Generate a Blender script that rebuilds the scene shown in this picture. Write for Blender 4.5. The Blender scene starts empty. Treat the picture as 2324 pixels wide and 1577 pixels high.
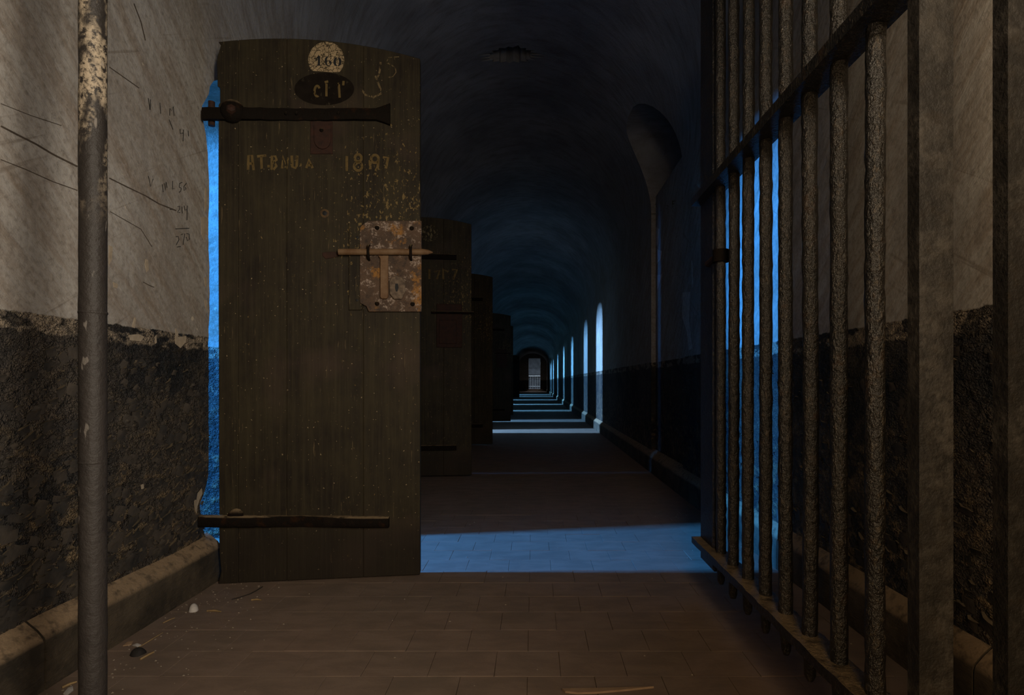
import bpy, bmesh, math, random
from mathutils import Vector, Matrix, noise as mnoise

random.seed(7)
scene = bpy.context.scene
C = scene.collection
PI = math.pi

# ------------------------------------------------------------------ camera
FPX, CX, CY, EYE = 1300.0, 1212.0, 867.0, 0.77     # focal length and vanishing point in pixels of the 2324x1577 frame
cam_d = bpy.data.cameras.new('camera')
cam = bpy.data.objects.new('camera', cam_d)
C.objects.link(cam)
cam.location = (0, 0, EYE)
cam.rotation_euler = (PI / 2, 0, 0)
cam_d.sensor_fit = 'HORIZONTAL'
cam_d.sensor_width = 36.0
cam_d.lens = FPX / 2324 * 36.0
cam_d.shift_x = (1162 - CX) / 2324
cam_d.shift_y = (CY - 788.5) / 2324
cam_d.clip_start = 0.02
cam_d.clip_end = 200
scene.camera = cam

# ------------------------------------------------------------------ world, exposure
scene.view_settings.view_transform = 'Standard'
scene.view_settings.look = 'None'
scene.view_settings.exposure = 0.0
scene.view_settings.gamma = 1.0
scene.view_settings.use_curve_mapping = False
world = bpy.data.worlds.new('world')
scene.world = world
world.use_nodes = True
world.node_tree.nodes['Background'].inputs[0].default_value = (0.03, 0.04, 0.05, 1)
world.node_tree.nodes['Background'].inputs[1].default_value = 0.05
scene.cycles.use_denoising = True
scene.cycles.adaptive_threshold = 0.03
scene.cycles.max_bounces = 4
scene.cycles.diffuse_bounces = 3
scene.cycles.glossy_bounces = 1
scene.cycles.sample_clamp_indirect = 3.0
scene.cycles.caustics_reflective = False
scene.cycles.caustics_refractive = False

# ------------------------------------------------------------------ lights: daylight standing in the window openings, and an added fill
def area(name, loc, to, sx, sy, power, col, spread=180):
    l = bpy.data.lights.new(name, 'AREA')
    l.shape = 'RECTANGLE'; l.size = sx; l.size_y = sy
    l.energy = power; l.color = col; l.spread = math.radians(spread)
    o = bpy.data.objects.new(name, l)
    o.location = loc
    d = Vector(to) - Vector(loc)
    o.rotation_euler = d.to_track_quat('-Z', 'Y').to_euler()
    C.objects.link(o)
    return o

XL, XR = -1.27, 1.04          # corridor wall faces
WALL_T = 0.48
XC = XL - WALL_T              # cell side of the left wall
XW = -4.9                     # inner face of the cells' outer wall
#        strip start, power, colour
CELLS = [(2.27, 1250, (0.04, 0.31, 1.0)),
         (8.74, 1900, (0.22, 0.50, 1.0)),
         (11.15, 1300, (0.16, 0.46, 1.0)),
         (15.2, 1700, (0.12, 0.45, 1.0)),
         (19.6, 2300, (0.12, 0.46, 1.0)),
         (24.7, 2600, (0.12, 0.46, 1.0)),
         (30.3, 2600, (0.12, 0.46, 1.0)),
         (33.7, 2300, (0.12, 0.46, 1.0)),
         (36.1, 2300, (0.12, 0.46, 1.0))]
SLIT_Y = 4.80
WIN_W, WIN_Z0, WIN_Z1 = 0.25, 2.0, 2.54
for n, p, c in CELLS:
    area('cell_window_daylight', (XW - 0.16, n - 0.02, (WIN_Z0 + WIN_Z1) / 2), (0, n - 0.02, (WIN_Z0 + WIN_Z1) / 2 - 0.25), WIN_W, WIN_Z1 - WIN_Z0, p, c)
area('cell_window_daylight', (XW - 0.16, 4.7, 1.9), (0, 4.7, 1.6), 0.12, 0.8, 90, (0.05, 0.3, 1.0))
# behind the tripod the corridor begins at a wall with a doorway and, right of it, a narrow window
area('near_window_daylight', (0.68, -0.56, 1.34), (-1.27, 1.25, 1.22), 0.22, 1.0, 20, (1.0, 0.90, 0.76), 94)
area('near_doorway_daylight', (0.22, -0.60, 1.02), (0.42, 1.6, 0.50), 0.52, 1.6, 7.4, (1.0, 0.69, 0.38), 130)
area('near_right_wall_fill', (0.22, -0.58, 2.06), (1.04, 1.25, 1.62), 0.5, 0.26, 6.2, (1.0, 0.82, 0.60), 76)  # added fill that brightens the right wall and posts, no known opening
area('landing_skylight', (0.0, 48.2, 3.6), (0.0, 48.35, 0), 1.4, 0.8, 150, (0.75, 0.88, 1.0))

# ------------------------------------------------------------------ helpers
def P(px, py, Y):
    return Vector(((px - CX) / FPX * Y, Y, EYE - (py - CY) / FPX * Y))
def on_floor(px, py, z=0.0):
    Y = (EYE - z) * FPX / (py - CY)
    return Vector(((px - CX) / FPX * Y, Y, z))
def on_wall(px, py, X):
    Y = X * FPX / (px - CX)
    return Vector((X, Y, EYE - (py - CY) / FPX * Y))

class MB:
    def __init__(s): s.v = []; s.f = []
    def add(s, vs, fs):
        o = len(s.v); s.v += [tuple(v) for v in vs]; s.f += [tuple(i + o for i in f) for f in fs]
    def box(s, a, b):
        x0, y0, z0 = a; x1, y1, z1 = b
        s.add([(x0,y0,z0),(x1,y0,z0),(x1,y1,z0),(x0,y1,z0),(x0,y0,z1),(x1,y0,z1),(x1,y1,z1),(x0,y1,z1)],
              [(3,2,1,0),(4,5,6,7),(0,1,5,4),(1,2,6,5),(2,3,7,6),(3,0,4,7)])
    def prism(s, pts, f0, f1):
        """polygon pts (2-D) swept from f0(p) to f1(p)"""
        n = len(pts)
        s.add([f0(p) for p in pts] + [f1(p) for p in pts],
              [tuple(range(n))[::-1], tuple(range(n, 2 * n))] + [(i, (i + 1) % n, n + (i + 1) % n, n + i) for i in range(n)])
    def tube(s, path, rads, seg=12, cap=True, wob=0.0):
        path = [Vector(p) for p in path]
        if not isinstance(rads, (list, tuple)): rads = [rads] * len(path)
        rings = []
        for i, p in enumerate(path):
            t = (path[min(i + 1, len(path) - 1)] - path[max(i - 1, 0)]).normalized()
            a = Vector((1, 0, 0)) if abs(t.x) < 0.9 else Vector((0, 1, 0))
            u = (a - t * a.dot(t)).normalized(); w = t.cross(u)
            ring = []
            for k in range(seg):
                an = 2 * PI * k / seg
                r = rads[i]
                q = p + u * (math.cos(an) * r) + w * (math.sin(an) * r)
                if wob: q += (q - p).normalized() * (wob * mnoise.noise(q * 45.0))
                ring.append(q)
            rings.append(ring)
        vs = [q for r in rings for q in r]
        fs = []
        for i in range(len(rings) - 1):
            for k in range(seg):
                k2 = (k + 1) % seg
                fs.append((i * seg + k, i * seg + k2, (i + 1) * seg + k2, (i + 1) * seg + k))
        if cap:
            fs.append(tuple(range(seg))[::-1]); fs.append(tuple(range((len(rings) - 1) * seg, len(rings) * seg)))
        s.add(vs, fs)
    def dome(s, c, n, r, h, seg=10, rings=3):
        c = Vector(c); n = Vector(n).normalized()
        a = Vector((0, 0, 1)) if abs(n.z) < 0.9 else Vector((1, 0, 0))
        u = (a - n * a.dot(n)).normalized(); w = n.cross(u)
        vs = []; fs = []
        for i in range(rings):
            t = i / rings * PI / 2
            for k in range(seg):
                an = 2 * PI * k / seg
                vs.append(c + (u * math.cos(an) + w * math.sin(an)) * (r * math.cos(t)) + n * (h * math.sin(t)))
        vs.append(c + n * h)
        for i in range(rings - 1):
            for k in range(seg):
                k2 = (k + 1) % seg
                fs.append((i * seg + k, i * seg + k2, (i + 1) * seg + k2, (i + 1) * seg + k))
        for k in range(seg): fs.append(((rings - 1) * seg + k, (rings - 1) * seg + (k + 1) % seg, rings * seg))
        fs.append(tuple(range(seg))[::-1])
        s.add(vs, fs)
    def ribbon(s, pts, w, fn):
        """flat pen stroke; pts in 2-D, fn maps 2-D to 3-D, w half width in the 2-D unit"""
        pts = [Vector(p) for p in pts]
        L = []; R = []
        for i, p in enumerate(pts):
            t = (pts[min(i + 1, len(pts) - 1)] - pts[max(i - 1, 0)])
            t = t.normalized() if t.length > 1e-9 else Vector((1, 0))
            nn = Vector((-t.y, t.x))
            ww = w[i] if isinstance(w, (list, tuple)) else w
            L.append(p + nn * ww); R.append(p - nn * ww)
        n = len(pts)
        s.add([fn(*q) for q in L] + [fn(*q) for q in R], [(i, i + 1, n + i + 1, n + i) for i in range(n - 1)])
    def build(s, name, mat, parent=None, smooth=35, bevel=0.0):
        me = bpy.data.meshes.new(name)
        me.from_pydata(s.v, [], s.f)
        if bevel:
            bm = bmesh.new(); bm.from_mesh(me)
            bmesh.ops.recalc_face_normals(bm, faces=bm.faces)
            es = [e for e in bm.edges if e.is_manifold and e.calc_face_angle(0) > 0.6]
            bmesh.ops.bevel(bm, geom=es, offset=bevel, segments=1, affect='EDGES', clamp_overlap=True)
            bm.to_mesh(me); bm.free()
        else:
            bm = bmesh.new(); bm.from_mesh(me)
            bmesh.ops.recalc_face_normals(bm, faces=bm.faces)
            bm.to_mesh(me); bm.free()
        if smooth:
            me.polygons.foreach_set('use_smooth', [True] * len(me.polygons))
            me.set_sharp_from_angle(angle=math.radians(smooth))
        if mat: me.materials.append(mat)
        o = bpy.data.objects.new(name, me)
        C.objects.link(o)
        if parent: o.parent = parent
        return o

def tag(o, label=None, cat=None, group=None, kind=None):
    if label: o['label'] = label
    if cat: o['category'] = cat
    if group: o['group'] = group
    if kind: o['kind'] = kind
    return o
def empty(name, loc=(0, 0, 0), rz=0.0):
    o = bpy.data.objects.new(name, None); C.objects.link(o)
    o.location = loc; o.rotation_euler = (0, 0, rz); o.empty_display_size = 0.1
    return o
def cut(o, cutter_mb):
    c = cutter_mb.build('cutter', None, smooth=0)
    m = o.modifiers.new('cut', 'BOOLEAN'); m.operation = 'DIFFERENCE'; m.solver = 'EXACT'; m.object = c
    dg = bpy.context.evaluated_depsgraph_get(); dg.update()
    me = bpy.data.meshes.new_from_object(o.evaluated_get(dg))
    o.modifiers.clear(); old = o.data; o.data = me
    me.polygons.foreach_set('use_smooth', [True] * len(me.polygons))
    me.set_sharp_from_angle(angle=math.radians(30))
    me.name = o.name
    bpy.data.objects.remove(c)

# ------------------------------------------------------------------ materials
class NT:
    def __init__(s, name):
        s.m = bpy.data.materials.new(name); s.m.use_nodes = True
        s.t = s.m.node_tree; s.t.nodes.clear()
        s.out = s.t.nodes.new('ShaderNodeOutputMaterial')
        s.b = s.t.nodes.new('ShaderNodeBsdfPrincipled')
        s.t.links.new(s.b.outputs[0], s.out.inputs[0])
        s.geo = s.t.nodes.new('ShaderNodeNewGeometry')
        s.tc = s.t.nodes.new('ShaderNodeTexCoord')
    def set(s, inp, v):
        if isinstance(v, bpy.types.NodeSocket): s.t.links.new(v, inp)
        elif isinstance(v, tuple) and len(v) == 3 and inp.type == 'RGBA': inp.default_value = v + (1,)
        else: inp.default_value = v
    def node(s, kind, **kw):
        n = s.t.nodes.new(kind)
        for k, v in kw.items(): setattr(n, k, v)
        return n
    def math(s, op, a, b=0.0, clamp=False):
        n = s.node('ShaderNodeMath', operation=op, use_clamp=clamp); s.set(n.inputs[0], a); s.set(n.inputs[1], b); return n.outputs[0]
    def mapping(s, vec, scale=(1, 1, 1), rot=(0, 0, 0), loc=(0, 0, 0)):
        n = s.node('ShaderNodeMapping'); s.set(n.inputs[0], vec)
        n.inputs[1].default_value = loc; n.inputs[2].default_value = rot; n.inputs[3].default_value = scale
        return n.outputs[0]
    def noise(s, vec, scale, detail=4.0, rough=0.55, dist=0.0):
        n = s.node('ShaderNodeTexNoise'); s.set(n.inputs['Vector'], vec)
        n.inputs['Scale'].default_value = scale; n.inputs['Detail'].default_value = detail
        n.inputs['Roughness'].default_value = rough; n.inputs['Distortion'].default_value = dist
        return n.outputs['Fac']
    def voro(s, vec, scale, feature='F1', rand=1.0):
        n = s.node('ShaderNodeTexVoronoi', feature=feature); s.set(n.inputs['Vector'], vec)
        n.inputs['Scale'].default_value = scale; n.inputs['Randomness'].default_value = rand
        return n.outputs['Distance']
    def ramp(s, f, a, b):
        """0 below a, 1 above b"""
        n = s.node('ShaderNodeMapRange'); n.clamp = True
        s.set(n.inputs[0], f); n.inputs[1].default_value = a; n.inputs[2].default_value = b
        return n.outputs[0]
    def mix(s, f, a, b):
        n = s.node('ShaderNodeMix', data_type='RGBA'); s.set(n.inputs[0], f); s.set(n.inputs[6], a); s.set(n.inputs[7], b); return n.outputs[2]
    def bump(s, h, strength=0.5, dist=0.01, normal=None):
        n = s.node('ShaderNodeBump'); n.inputs['Strength'].default_value = strength; n.inputs['Distance'].default_value = dist
        s.set(n.inputs['Height'], h)
        if normal: s.set(n.inputs['Normal'], normal)
        return n.outputs[0]
    def sep(s, v):
        n = s.node('ShaderNodeSeparateXYZ'); s.set(n.inputs[0], v); return n.outputs
    def fin(s, col, rough=0.85, spec=0.3, normal=None, metal=0.0):
        s.set(s.b.inputs['Base Color'], col); s.set(s.b.inputs['Roughness'], rough)
        s.set(s.b.inputs['Specular IOR Level'], spec); s.b.inputs['Metallic'].default_value = metal
        if normal: s.set(s.b.inputs['Normal'], normal)
        return s.m
DUST = (0.20, 0.145, 0.085)
def add_dust(n, col, lo=0.45, hi=0.9, amount=1.0, dust=DUST):
    z = n.sep(n.geo.outputs['Normal'])[2]
    f = n.ramp(z, lo, hi)
    f = n.math('MULTIPLY', f, n.ramp(n.noise(n.geo.outputs['Position'], 40, 3), 0.25, 0.5))
    f = n.math('MULTIPLY', f, amount)
    return n.mix(f, col, dust)

DADO = 0.945
def plaster_upper(n, p, full=True):
    big = n.noise(p, 1.7, 3, 0.6)
    diag = n.mapping(n.mapping(p, (1, 1, 1), (0.75, 0, 0)), (2, 1.4, 9))
    streak = n.noise(diag, 3.0, 4, 0.65)
    fine = n.noise(p, 60, 3, 0.7)
    up = n.mix(n.ramp(big, 0.35, 0.65), (0.26, 0.235, 0.205), (0.365, 0.34, 0.305))
    up = n.mix(n.math('MULTIPLY', n.ramp(streak, 0.42, 0.72), 0.8), up, (0.19, 0.14, 0.098))
    up = n.mix(n.math('MULTIPLY', n.ramp(fine, 0.5, 0.72), 0.55), up, (0.12, 0.10, 0.08))
    up = n.mix(n.math('MULTIPLY', n.ramp(fine, 0.45, 0.3), 0.3), up, (0.45, 0.42, 0.38))
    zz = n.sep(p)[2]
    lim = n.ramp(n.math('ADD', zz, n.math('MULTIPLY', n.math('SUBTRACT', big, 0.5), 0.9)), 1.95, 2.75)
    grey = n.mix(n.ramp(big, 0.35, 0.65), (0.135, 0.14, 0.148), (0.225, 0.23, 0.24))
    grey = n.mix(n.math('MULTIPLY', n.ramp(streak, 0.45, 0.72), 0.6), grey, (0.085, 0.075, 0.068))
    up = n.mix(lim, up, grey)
    if full:
        vert = n.noise(n.mapping(p, (5, 5, 0.7)), 4.0, 3, 0.6)
        up = n.mix(n.math('MULTIPLY', n.ramp(vert, 0.5, 0.8), 0.6), up, (0.17, 0.15, 0.13))
        scr = n.noise(n.mapping(n.mapping(p, (1, 1, 1), (-0.55, 0, 0)), (3, 0.8, 26)), 2.4, 3, 0.6)
        up = n.mix(n.math('MULTIPLY', n.ramp(scr, 0.63, 0.72), 0.5), up, (0.13, 0.10, 0.075))
        chips = n.noise(p, 6.5, 4, 0.6)
        up = n.mix(n.math('MULTIPLY', n.ramp(chips, 0.70, 0.715), 0.8), up, (0.47, 0.40, 0.31))
    h = n.math('ADD', n.math('MULTIPLY', fine, 0.12), n.math('MULTIPLY', streak, 0.22))
    return n.fin(up, 0.85, 0.25, n.bump(h, 0.8, 0.02))
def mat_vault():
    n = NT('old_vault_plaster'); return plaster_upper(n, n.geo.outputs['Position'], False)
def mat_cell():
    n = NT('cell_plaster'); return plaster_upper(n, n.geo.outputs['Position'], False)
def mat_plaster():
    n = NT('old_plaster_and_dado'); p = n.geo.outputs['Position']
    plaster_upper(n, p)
    upper = n.b
    n.b = n.node('ShaderNodeBsdfPrincipled')
    z = n.sep(p)[2]
    big = n.noise(p, 2.3, 3, 0.6)
    dn = n.noise(p, 9, 4, 0.65)
    dn2 = n.noise(n.mapping(p, (1, 1, 1.7)), 15, 4, 0.7)
    da = n.mix(n.ramp(big, 0.38, 0.6), (0.014, 0.015, 0.017), (0.055, 0.046, 0.038))
    da = n.mix(n.math('MULTIPLY', n.ramp(dn, 0.5, 0.72), 0.8), da, (0.085, 0.066, 0.046))
    low = n.ramp(z, 0.75, 0.25)
    dust = n.math('MULTIPLY', n.ramp(dn2, 0.50, 0.64), n.math('ADD', n.math('MULTIPLY', low, 0.8), 0.12))
    da = n.mix(dust, da, (0.19, 0.135, 0.075))
    fl = n.noise(n.mapping(p, (1, 1, 0.55)), 11, 3, 0.6)
    da = n.mix(n.math('MULTIPLY', n.ramp(fl, 0.715, 0.73), 0.6), da, (0.22, 0.17, 0.12))
    # broken band just under the dado's upper edge
    band = n.math('MULTIPLY', n.ramp(n.math('ADD', z, n.math('MULTIPLY', n.math('SUBTRACT', dn, 0.5), 0.05)), DADO - 0.058, DADO - 0.05),
                  n.ramp(n.noise(n.mapping(p, (1, 1.0, 2.0)), 7, 3, 0.65), 0.47, 0.53))
    da = n.mix(n.math('MULTIPLY', band, 0.85), da, (0.27, 0.215, 0.155))
    w = n.mix(0.16, p, n.noise(p, 14, 3))
    crack = n.ramp(n.voro(w, 62, 'DISTANCE_TO_EDGE'), 0.0, 0.09)
    hd = n.math('ADD', n.math('MULTIPLY', dn2, 2.2), n.math('MULTIPLY', crack, 0.20))
    n.fin(da, 0.8, 0.25, n.bump(hd, 0.9, 0.024))
    edge = n.math('ADD', z, n.math('MULTIPLY', n.math('SUBTRACT', n.noise(p, 22, 3, 0.7), 0.5), 0.02))
    top = n.ramp(edge, DADO - 0.002, DADO + 0.002)
    ms = n.node('ShaderNodeMixShader')
    n.set(ms.inputs[0], top); n.set(ms.inputs[1], n.b.outputs[0]); n.set(ms.inputs[2], upper.outputs[0])
    n.set(n.out.inputs[0], ms.outputs[0])
    return n.m
def mat_floor(tile=True):
    n = NT('dusty_floor_tile' if tile else 'dusty_floor'); p = n.geo.outputs['Position']
    big = n.noise(p, 2.2, 5, 0.6); mid = n.noise(n.mapping(p, (1, 2.4, 1)), 7, 5, 0.65, 0.3); fine = n.noise(p, 90, 3, 0.7)
    c = n.mix(n.ramp(big, 0.35, 0.65), (0.180, 0.130, 0.095), (0.222, 0.150, 0.108))
    c = n.mix(n.math('MULTIPLY', n.ramp(mid, 0.42, 0.7), 0.6), c, (0.130, 0.102, 0.075))
    c = n.mix(n.math('MULTIPLY', n.ramp(mid, 0.55, 0.35), 0.35), c, (0.235, 0.18, 0.135))
    c = n.mix(n.math('MULTIPLY', n.ramp(fine, 0.6, 0.8), 0.4), c, (0.09, 0.065, 0.045))
    c = n.mix(n.math('MULTIPLY', n.ramp(n.noise(p, 140, 2), 0.76, 0.79), 0.6), c, (0.45, 0.40, 0.33))
    h = n.math('ADD', n.math('MULTIPLY', mid, 0.4), n.math('MULTIPLY', fine, 0.15))
    if tile:
        oi = n.node('ShaderNodeObjectInfo')
        c = n.mix(n.math('MULTIPLY', oi.outputs['Random'], 0.12), c, (0.17, 0.105, 0.075))
    else:
        br = n.node('ShaderNodeTexBrick'); n.set(br.inputs['Vector'], p); br.offset = 0.5
        br.inputs['Scale'].default_value = 1.0; br.inputs['Brick Width'].default_value = 0.175; br.inputs['Row Height'].default_value = 0.14
        br.inputs['Mortar Size'].default_value = 0.0015
        far = n.ramp(n.sep(p)[1], 3.35, 3.4)
        c = n.mix(n.math('MULTIPLY', n.math('MULTIPLY', br.outputs['Fac'], far), 0.5), c, (0.25, 0.20, 0.15))
        c = n.mix(n.math('SUBTRACT', 1.0, far), c, (0.235, 0.175, 0.125))
    return n.fin(c, 0.75, 0.25, n.bump(h, 0.5, 0.006))
def mat_wood_door():
    n = NT('worn_olive_door_paint'); p = n.tc.outputs['Object']; z = n.sep(p)[2]; x = n.sep(p)[0]
    grain = n.noise(n.mapping(p, (60, 60, 2.0)), 1.0, 5, 0.7)
    big = n.noise(n.mapping(p, (1, 1, 0.6)), 6.5, 5, 0.7)
    c = n.mix(n.ramp(big, 0.36, 0.62), (0.011, 0.0075, 0.0042), (0.027, 0.0205, 0.0095))
    c = n.mix(n.math('MULTIPLY', n.ramp(grain, 0.45, 0.72), 0.7), c, (0.040, 0.031, 0.015))
    c = n.mix(n.math('MULTIPLY', n.ramp(n.noise(n.mapping(p, (14, 14, 1.2)), 1.6, 5, 0.65), 0.52, 0.75), 0.6), c, (0.014, 0.010, 0.006))
    patch = n.noise(p, 3.1, 3, 0.5)
    c = n.mix(n.math('MULTIPLY', n.ramp(patch, 0.56, 0.70), 0.55), c, (0.050, 0.032, 0.022))
    # flecks where the paint has blistered off, thickest in the upper half on the lock side
    dens = n.math('MULTIPLY', n.ramp(n.math('ABSOLUTE', n.math('SUBTRACT', z, 1.45)), 0.55, 0.05), n.ramp(x, 0.2, 0.62))
    thr = n.math('SUBTRACT', n.noise(n.mapping(p, (1.3, 1, 0.8)), 62, 4, 0.65), n.math('SUBTRACT', 0.115, n.math('MULTIPLY', dens, 0.135)))
    thr = n.math('ADD', thr, n.math('MULTIPLY', n.math('SUBTRACT', n.noise(p, 14, 3, 0.6), 0.5), 0.30))
    fleck = n.ramp(thr, 0.575, 0.60)
    c = n.mix(n.math('MULTIPLY', fleck, 0.85), c, (0.16, 0.11, 0.042))
    fleck2 = n.ramp(n.noise(p, 105, 2, 0.5), 0.70, 0.72)
    c = n.mix(fleck2, c, (0.24, 0.18, 0.10))
    scr = n.ramp(n.noise(n.mapping(p, (110, 110, 9)), 1.0, 3, 0.6), 0.655, 0.69)
    c = n.mix(n.math('MULTIPLY', scr, 0.5), c, (0.12, 0.085, 0.042))
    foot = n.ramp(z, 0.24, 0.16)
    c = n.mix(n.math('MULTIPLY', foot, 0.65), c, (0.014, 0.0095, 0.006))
    h = n.math('SUBTRACT', n.math('MULTIPLY', grain, 0.5), n.math('MULTIPLY', fleck, 0.5))
    return n.fin(c, 0.7, 0.2, n.bump(h, 0.55, 0.004))
def mat_iron(name, base, worn, wear=0.6, rust=(0.10, 0.045, 0.015), rough=0.45, dust=True, bscale=55, metal=0.0, bs=0.7, spec=0.3):
    n = NT(name); p = n.geo.outputs['Position']
    a = n.noise(p, bscale, 5, 0.65); b = n.noise(p, 7, 5, 0.65, 0.4); r = n.noise(p, 28, 4, 0.6)
    c = n.mix(n.math('MULTIPLY', n.ramp(b, wear, wear + 0.15), n.ramp(a, 0.35, 0.6)), base, worn)
    c = n.mix(n.math('MULTIPLY', n.ramp(r, 0.55, 0.72), 0.7), c, rust)
    if dust: c = add_dust(n, c)
    rg = n.node('ShaderNodeMapRange'); n.set(rg.inputs[0], a); rg.inputs[3].default_value = rough - 0.1; rg.inputs[4].default_value = rough + 0.25
    return n.fin(c, rg.outputs[0], spec, n.bump(a, bs, 0.006), metal)
def mat_rust_plate():
    n = NT('rusted_lock_plate'); p = n.tc.outputs['Object']
    a = n.noise(p, 16, 6, 0.7, 0.3); b = n.noise(p, 26, 6, 0.75, 0.2); f = n.noise(p, 120, 3, 0.7)
    c = n.mix(n.ramp(a, 0.35, 0.6), (0.042, 0.027, 0.018), (0.075, 0.044, 0.026))
    c = n.mix(n.math('MULTIPLY', n.ramp(n.noise(p, 11, 5, 0.7), 0.54, 0.62), n.ramp(f, 0.3, 0.5)), c, (0.22, 0.10, 0.02))
    c = n.mix(n.math('MULTIPLY', n.ramp(b, 0.52, 0.58), n.ramp(f, 0.42, 0.55)), c, (0.25, 0.19, 0.15))
    c = n.mix(n.math('MULTIPLY', n.ramp(b, 0.42, 0.36), 0.7), c, (0.018, 0.012, 0.010))
    return n.fin(c, 0.75, 0.3, n.bump(n.math('ADD', b, f), 0.5, 0.003))
def mat_plain(name, col, col2=None, scale=30, rough=0.8, dust=False, coord='Position', spec=0.3):
    n = NT(name); p = n.geo.outputs['Position'] if coord == 'Position' else n.tc.outputs['Object']
    a = n.noise(p, scale, 4, 0.65)
    c = n.mix(n.ramp(a, 0.35, 0.65), col, col2 or tuple(v * 0.6 for v in col))
    if dust: c = add_dust(n, c)
    return n.fin(c, rough, spec, n.bump(a, 0.4, 0.002))
def mat_worn_paint(name, col, thr=0.45, scale=60, cracks=0.0, col2=None):
    """paint that has partly come off: transparent where it is gone"""
    n = NT(name); p = n.tc.outputs['Object']
    c = n.mix(n.ramp(n.noise(p, 25, 4), 0.35, 0.65), col, col2 or tuple(v * 0.65 for v in col))
    a = n.ramp(n.noise(n.mapping(p, (1, 1, 0.6)), scale, 5, 0.7), thr, thr + 0.03)
    if cracks:
        w = n.mix(0.05, p, n.noise(p, 30))
        cr = n.ramp(n.voro(w, cracks, 'DISTANCE_TO_EDGE'), 0.035, 0.06)
        a = n.math('MULTIPLY', a, cr)
    n.fin(c, 0.9, 0.05)
    n.set(n.b.inputs['Alpha'], a)
    return n.m

M_plaster = mat_plaster(); M_vault = mat_vault(); M_cell = mat_cell()
M_floor, M_tile = mat_floor(False), mat_floor(True)
M_door = mat_wood_door()
def mat_bar():
    n = NT('black_painted_bar'); p = n.geo.outputs['Position']
    a = n.noise(p, 85, 4, 0.7); b = n.noise(n.mapping(p, (1, 1, 0.5)), 130, 3, 0.7)
    c = n.mix(n.ramp(n.noise(p, 9, 3, 0.6), 0.4, 0.65), (0.005, 0.0045, 0.0038), (0.013, 0.0105, 0.008))
    c = n.mix(n.math('MULTIPLY', n.ramp(b, 0.56, 0.66), 0.8), c, (0.060, 0.047, 0.033))
    c = n.mix(n.math('MULTIPLY', n.ramp(n.noise(p, 24, 4, 0.65), 0.58, 0.70), 0.7), c, (0.034, 0.018, 0.008))
    c = add_dust(n, c)
    return n.fin(c, 0.42, 0.6, n.bump(n.math('ADD', a, b), 0.9, 0.006))
M_bar = mat_bar()
M_post = mat_iron('worn_grey_post', (0.020, 0.018, 0.016), (0.060, 0.054, 0.047), 0.45, rust=(0.030, 0.023, 0.016), rough=0.5, dust=False, bs=0.9)
def mat_pole():
    n = NT('dark_pole_with_worn_patches'); p = n.geo.outputs['Position']; z = n.sep(p)[2]
    a = n.noise(p, 120, 4, 0.7); b = n.noise(n.mapping(p, (1, 1, 0.5)), 16, 4, 0.65)
    c = n.mix(n.ramp(z, 1.05, 0.55), (0.015, 0.012, 0.010), (0.024, 0.020, 0.018))
    c = n.mix(n.math('MULTIPLY', n.ramp(n.noise(p, 30, 4, 0.7), 0.5, 0.7), 0.6), c, (0.012, 0.010, 0.009))
    w = n.math('MULTIPLY', n.math('MULTIPLY', n.ramp(b, 0.47, 0.56), n.ramp(a, 0.42, 0.56)), n.ramp(z, 0.98, 1.12))
    c = n.mix(w, c, (0.23, 0.185, 0.13))
    c = n.mix(n.math('MULTIPLY', n.ramp(n.noise(n.mapping(p, (1, 1, 0.4)), 70, 2, 0.6), 0.68, 0.71), 0.6), c, (0.13, 0.115, 0.10))
    return n.fin(c, 0.6, 0.25, n.bump(a, 0.5, 0.004))
M_pole = mat_pole()
M_strap = mat_iron('black_forged_strap', (0.008, 0.006, 0.0045), (0.022, 0.015, 0.010), 0.6, rust=(0.028, 0.012, 0.005), rough=0.75, spec=0.06)
M_rust = mat_rust_plate()
M_bolt = mat_plain('brown_rusted_bolt', (0.155, 0.095, 0.050), (0.10, 0.050, 0.020), 26, 0.7)
M_redrust = mat_plain('red_brown_rust', (0.034, 0.012, 0.006), (0.017, 0.007, 0.004), 45, 0.8)
M_cream = mat_worn_paint('cracked_cream_paint', (0.34, 0.255, 0.15), 0.30, 40, 62)
M_black = mat_plain('black_paint', (0.010, 0.011, 0.012), None, 30, 0.7)
M_darkpatch = mat_worn_paint('old_dark_paint_oval', (0.012, 0.009, 0.007), 0.38, 60)
M_letter = mat_worn_paint('worn_ochre_lettering', (0.125, 0.086, 0.035), 0.385, 55)
M_scratch = mat_worn_paint('pale_scratch', (0.15, 0.11, 0.058), 0.46, 90)
M_pencil = mat_plain('pencil_mark', (0.045, 0.042, 0.04), None, 50, 0.7)
M_stone = M_plaster
M_straw = mat_plain('dry_straw', (0.33, 0.22, 0.10), None, 40)
M_pale = mat_plain('pale_flake', (0.50, 0.46, 0.42), (0.34, 0.31, 0.28), 40)
M_dark = mat_plain('dark_debris', (0.022, 0.018, 0.015), None, 40)
M_sliver = mat_plain('bare_wood_sliver', (0.30, 0.20, 0.12), (0.24, 0.155, 0.09), 30)
M_white = mat_plain('white_railing_paint', (0.62, 0.66, 0.70), None, 20)
M_flake = None
def mat_flake():
    n = NT('curled_dado_paint'); p = n.geo.outputs['Position']
    c = n.mix(n.ramp(n.noise(p, 14, 4), 0.35, 0.65), (0.022, 0.021, 0.020), (0.065, 0.053, 0.041))
    c = add_dust(n, c, 0.30, 0.85, 0.55, (0.17, 0.125, 0.07))
    return n.fin(c, 0.8, 0.3, n.bump(n.noise(p, 80, 4), 0.5, 0.004))
M_flake = mat_flake()

# ------------------------------------------------------------------ the shell
Y0, Y1 = -0.50, 47.0
SPRING, RISE = 2.25, 0.95
AC, AH = (XL + XR) / 2, (XR - XL) / 2

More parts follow.
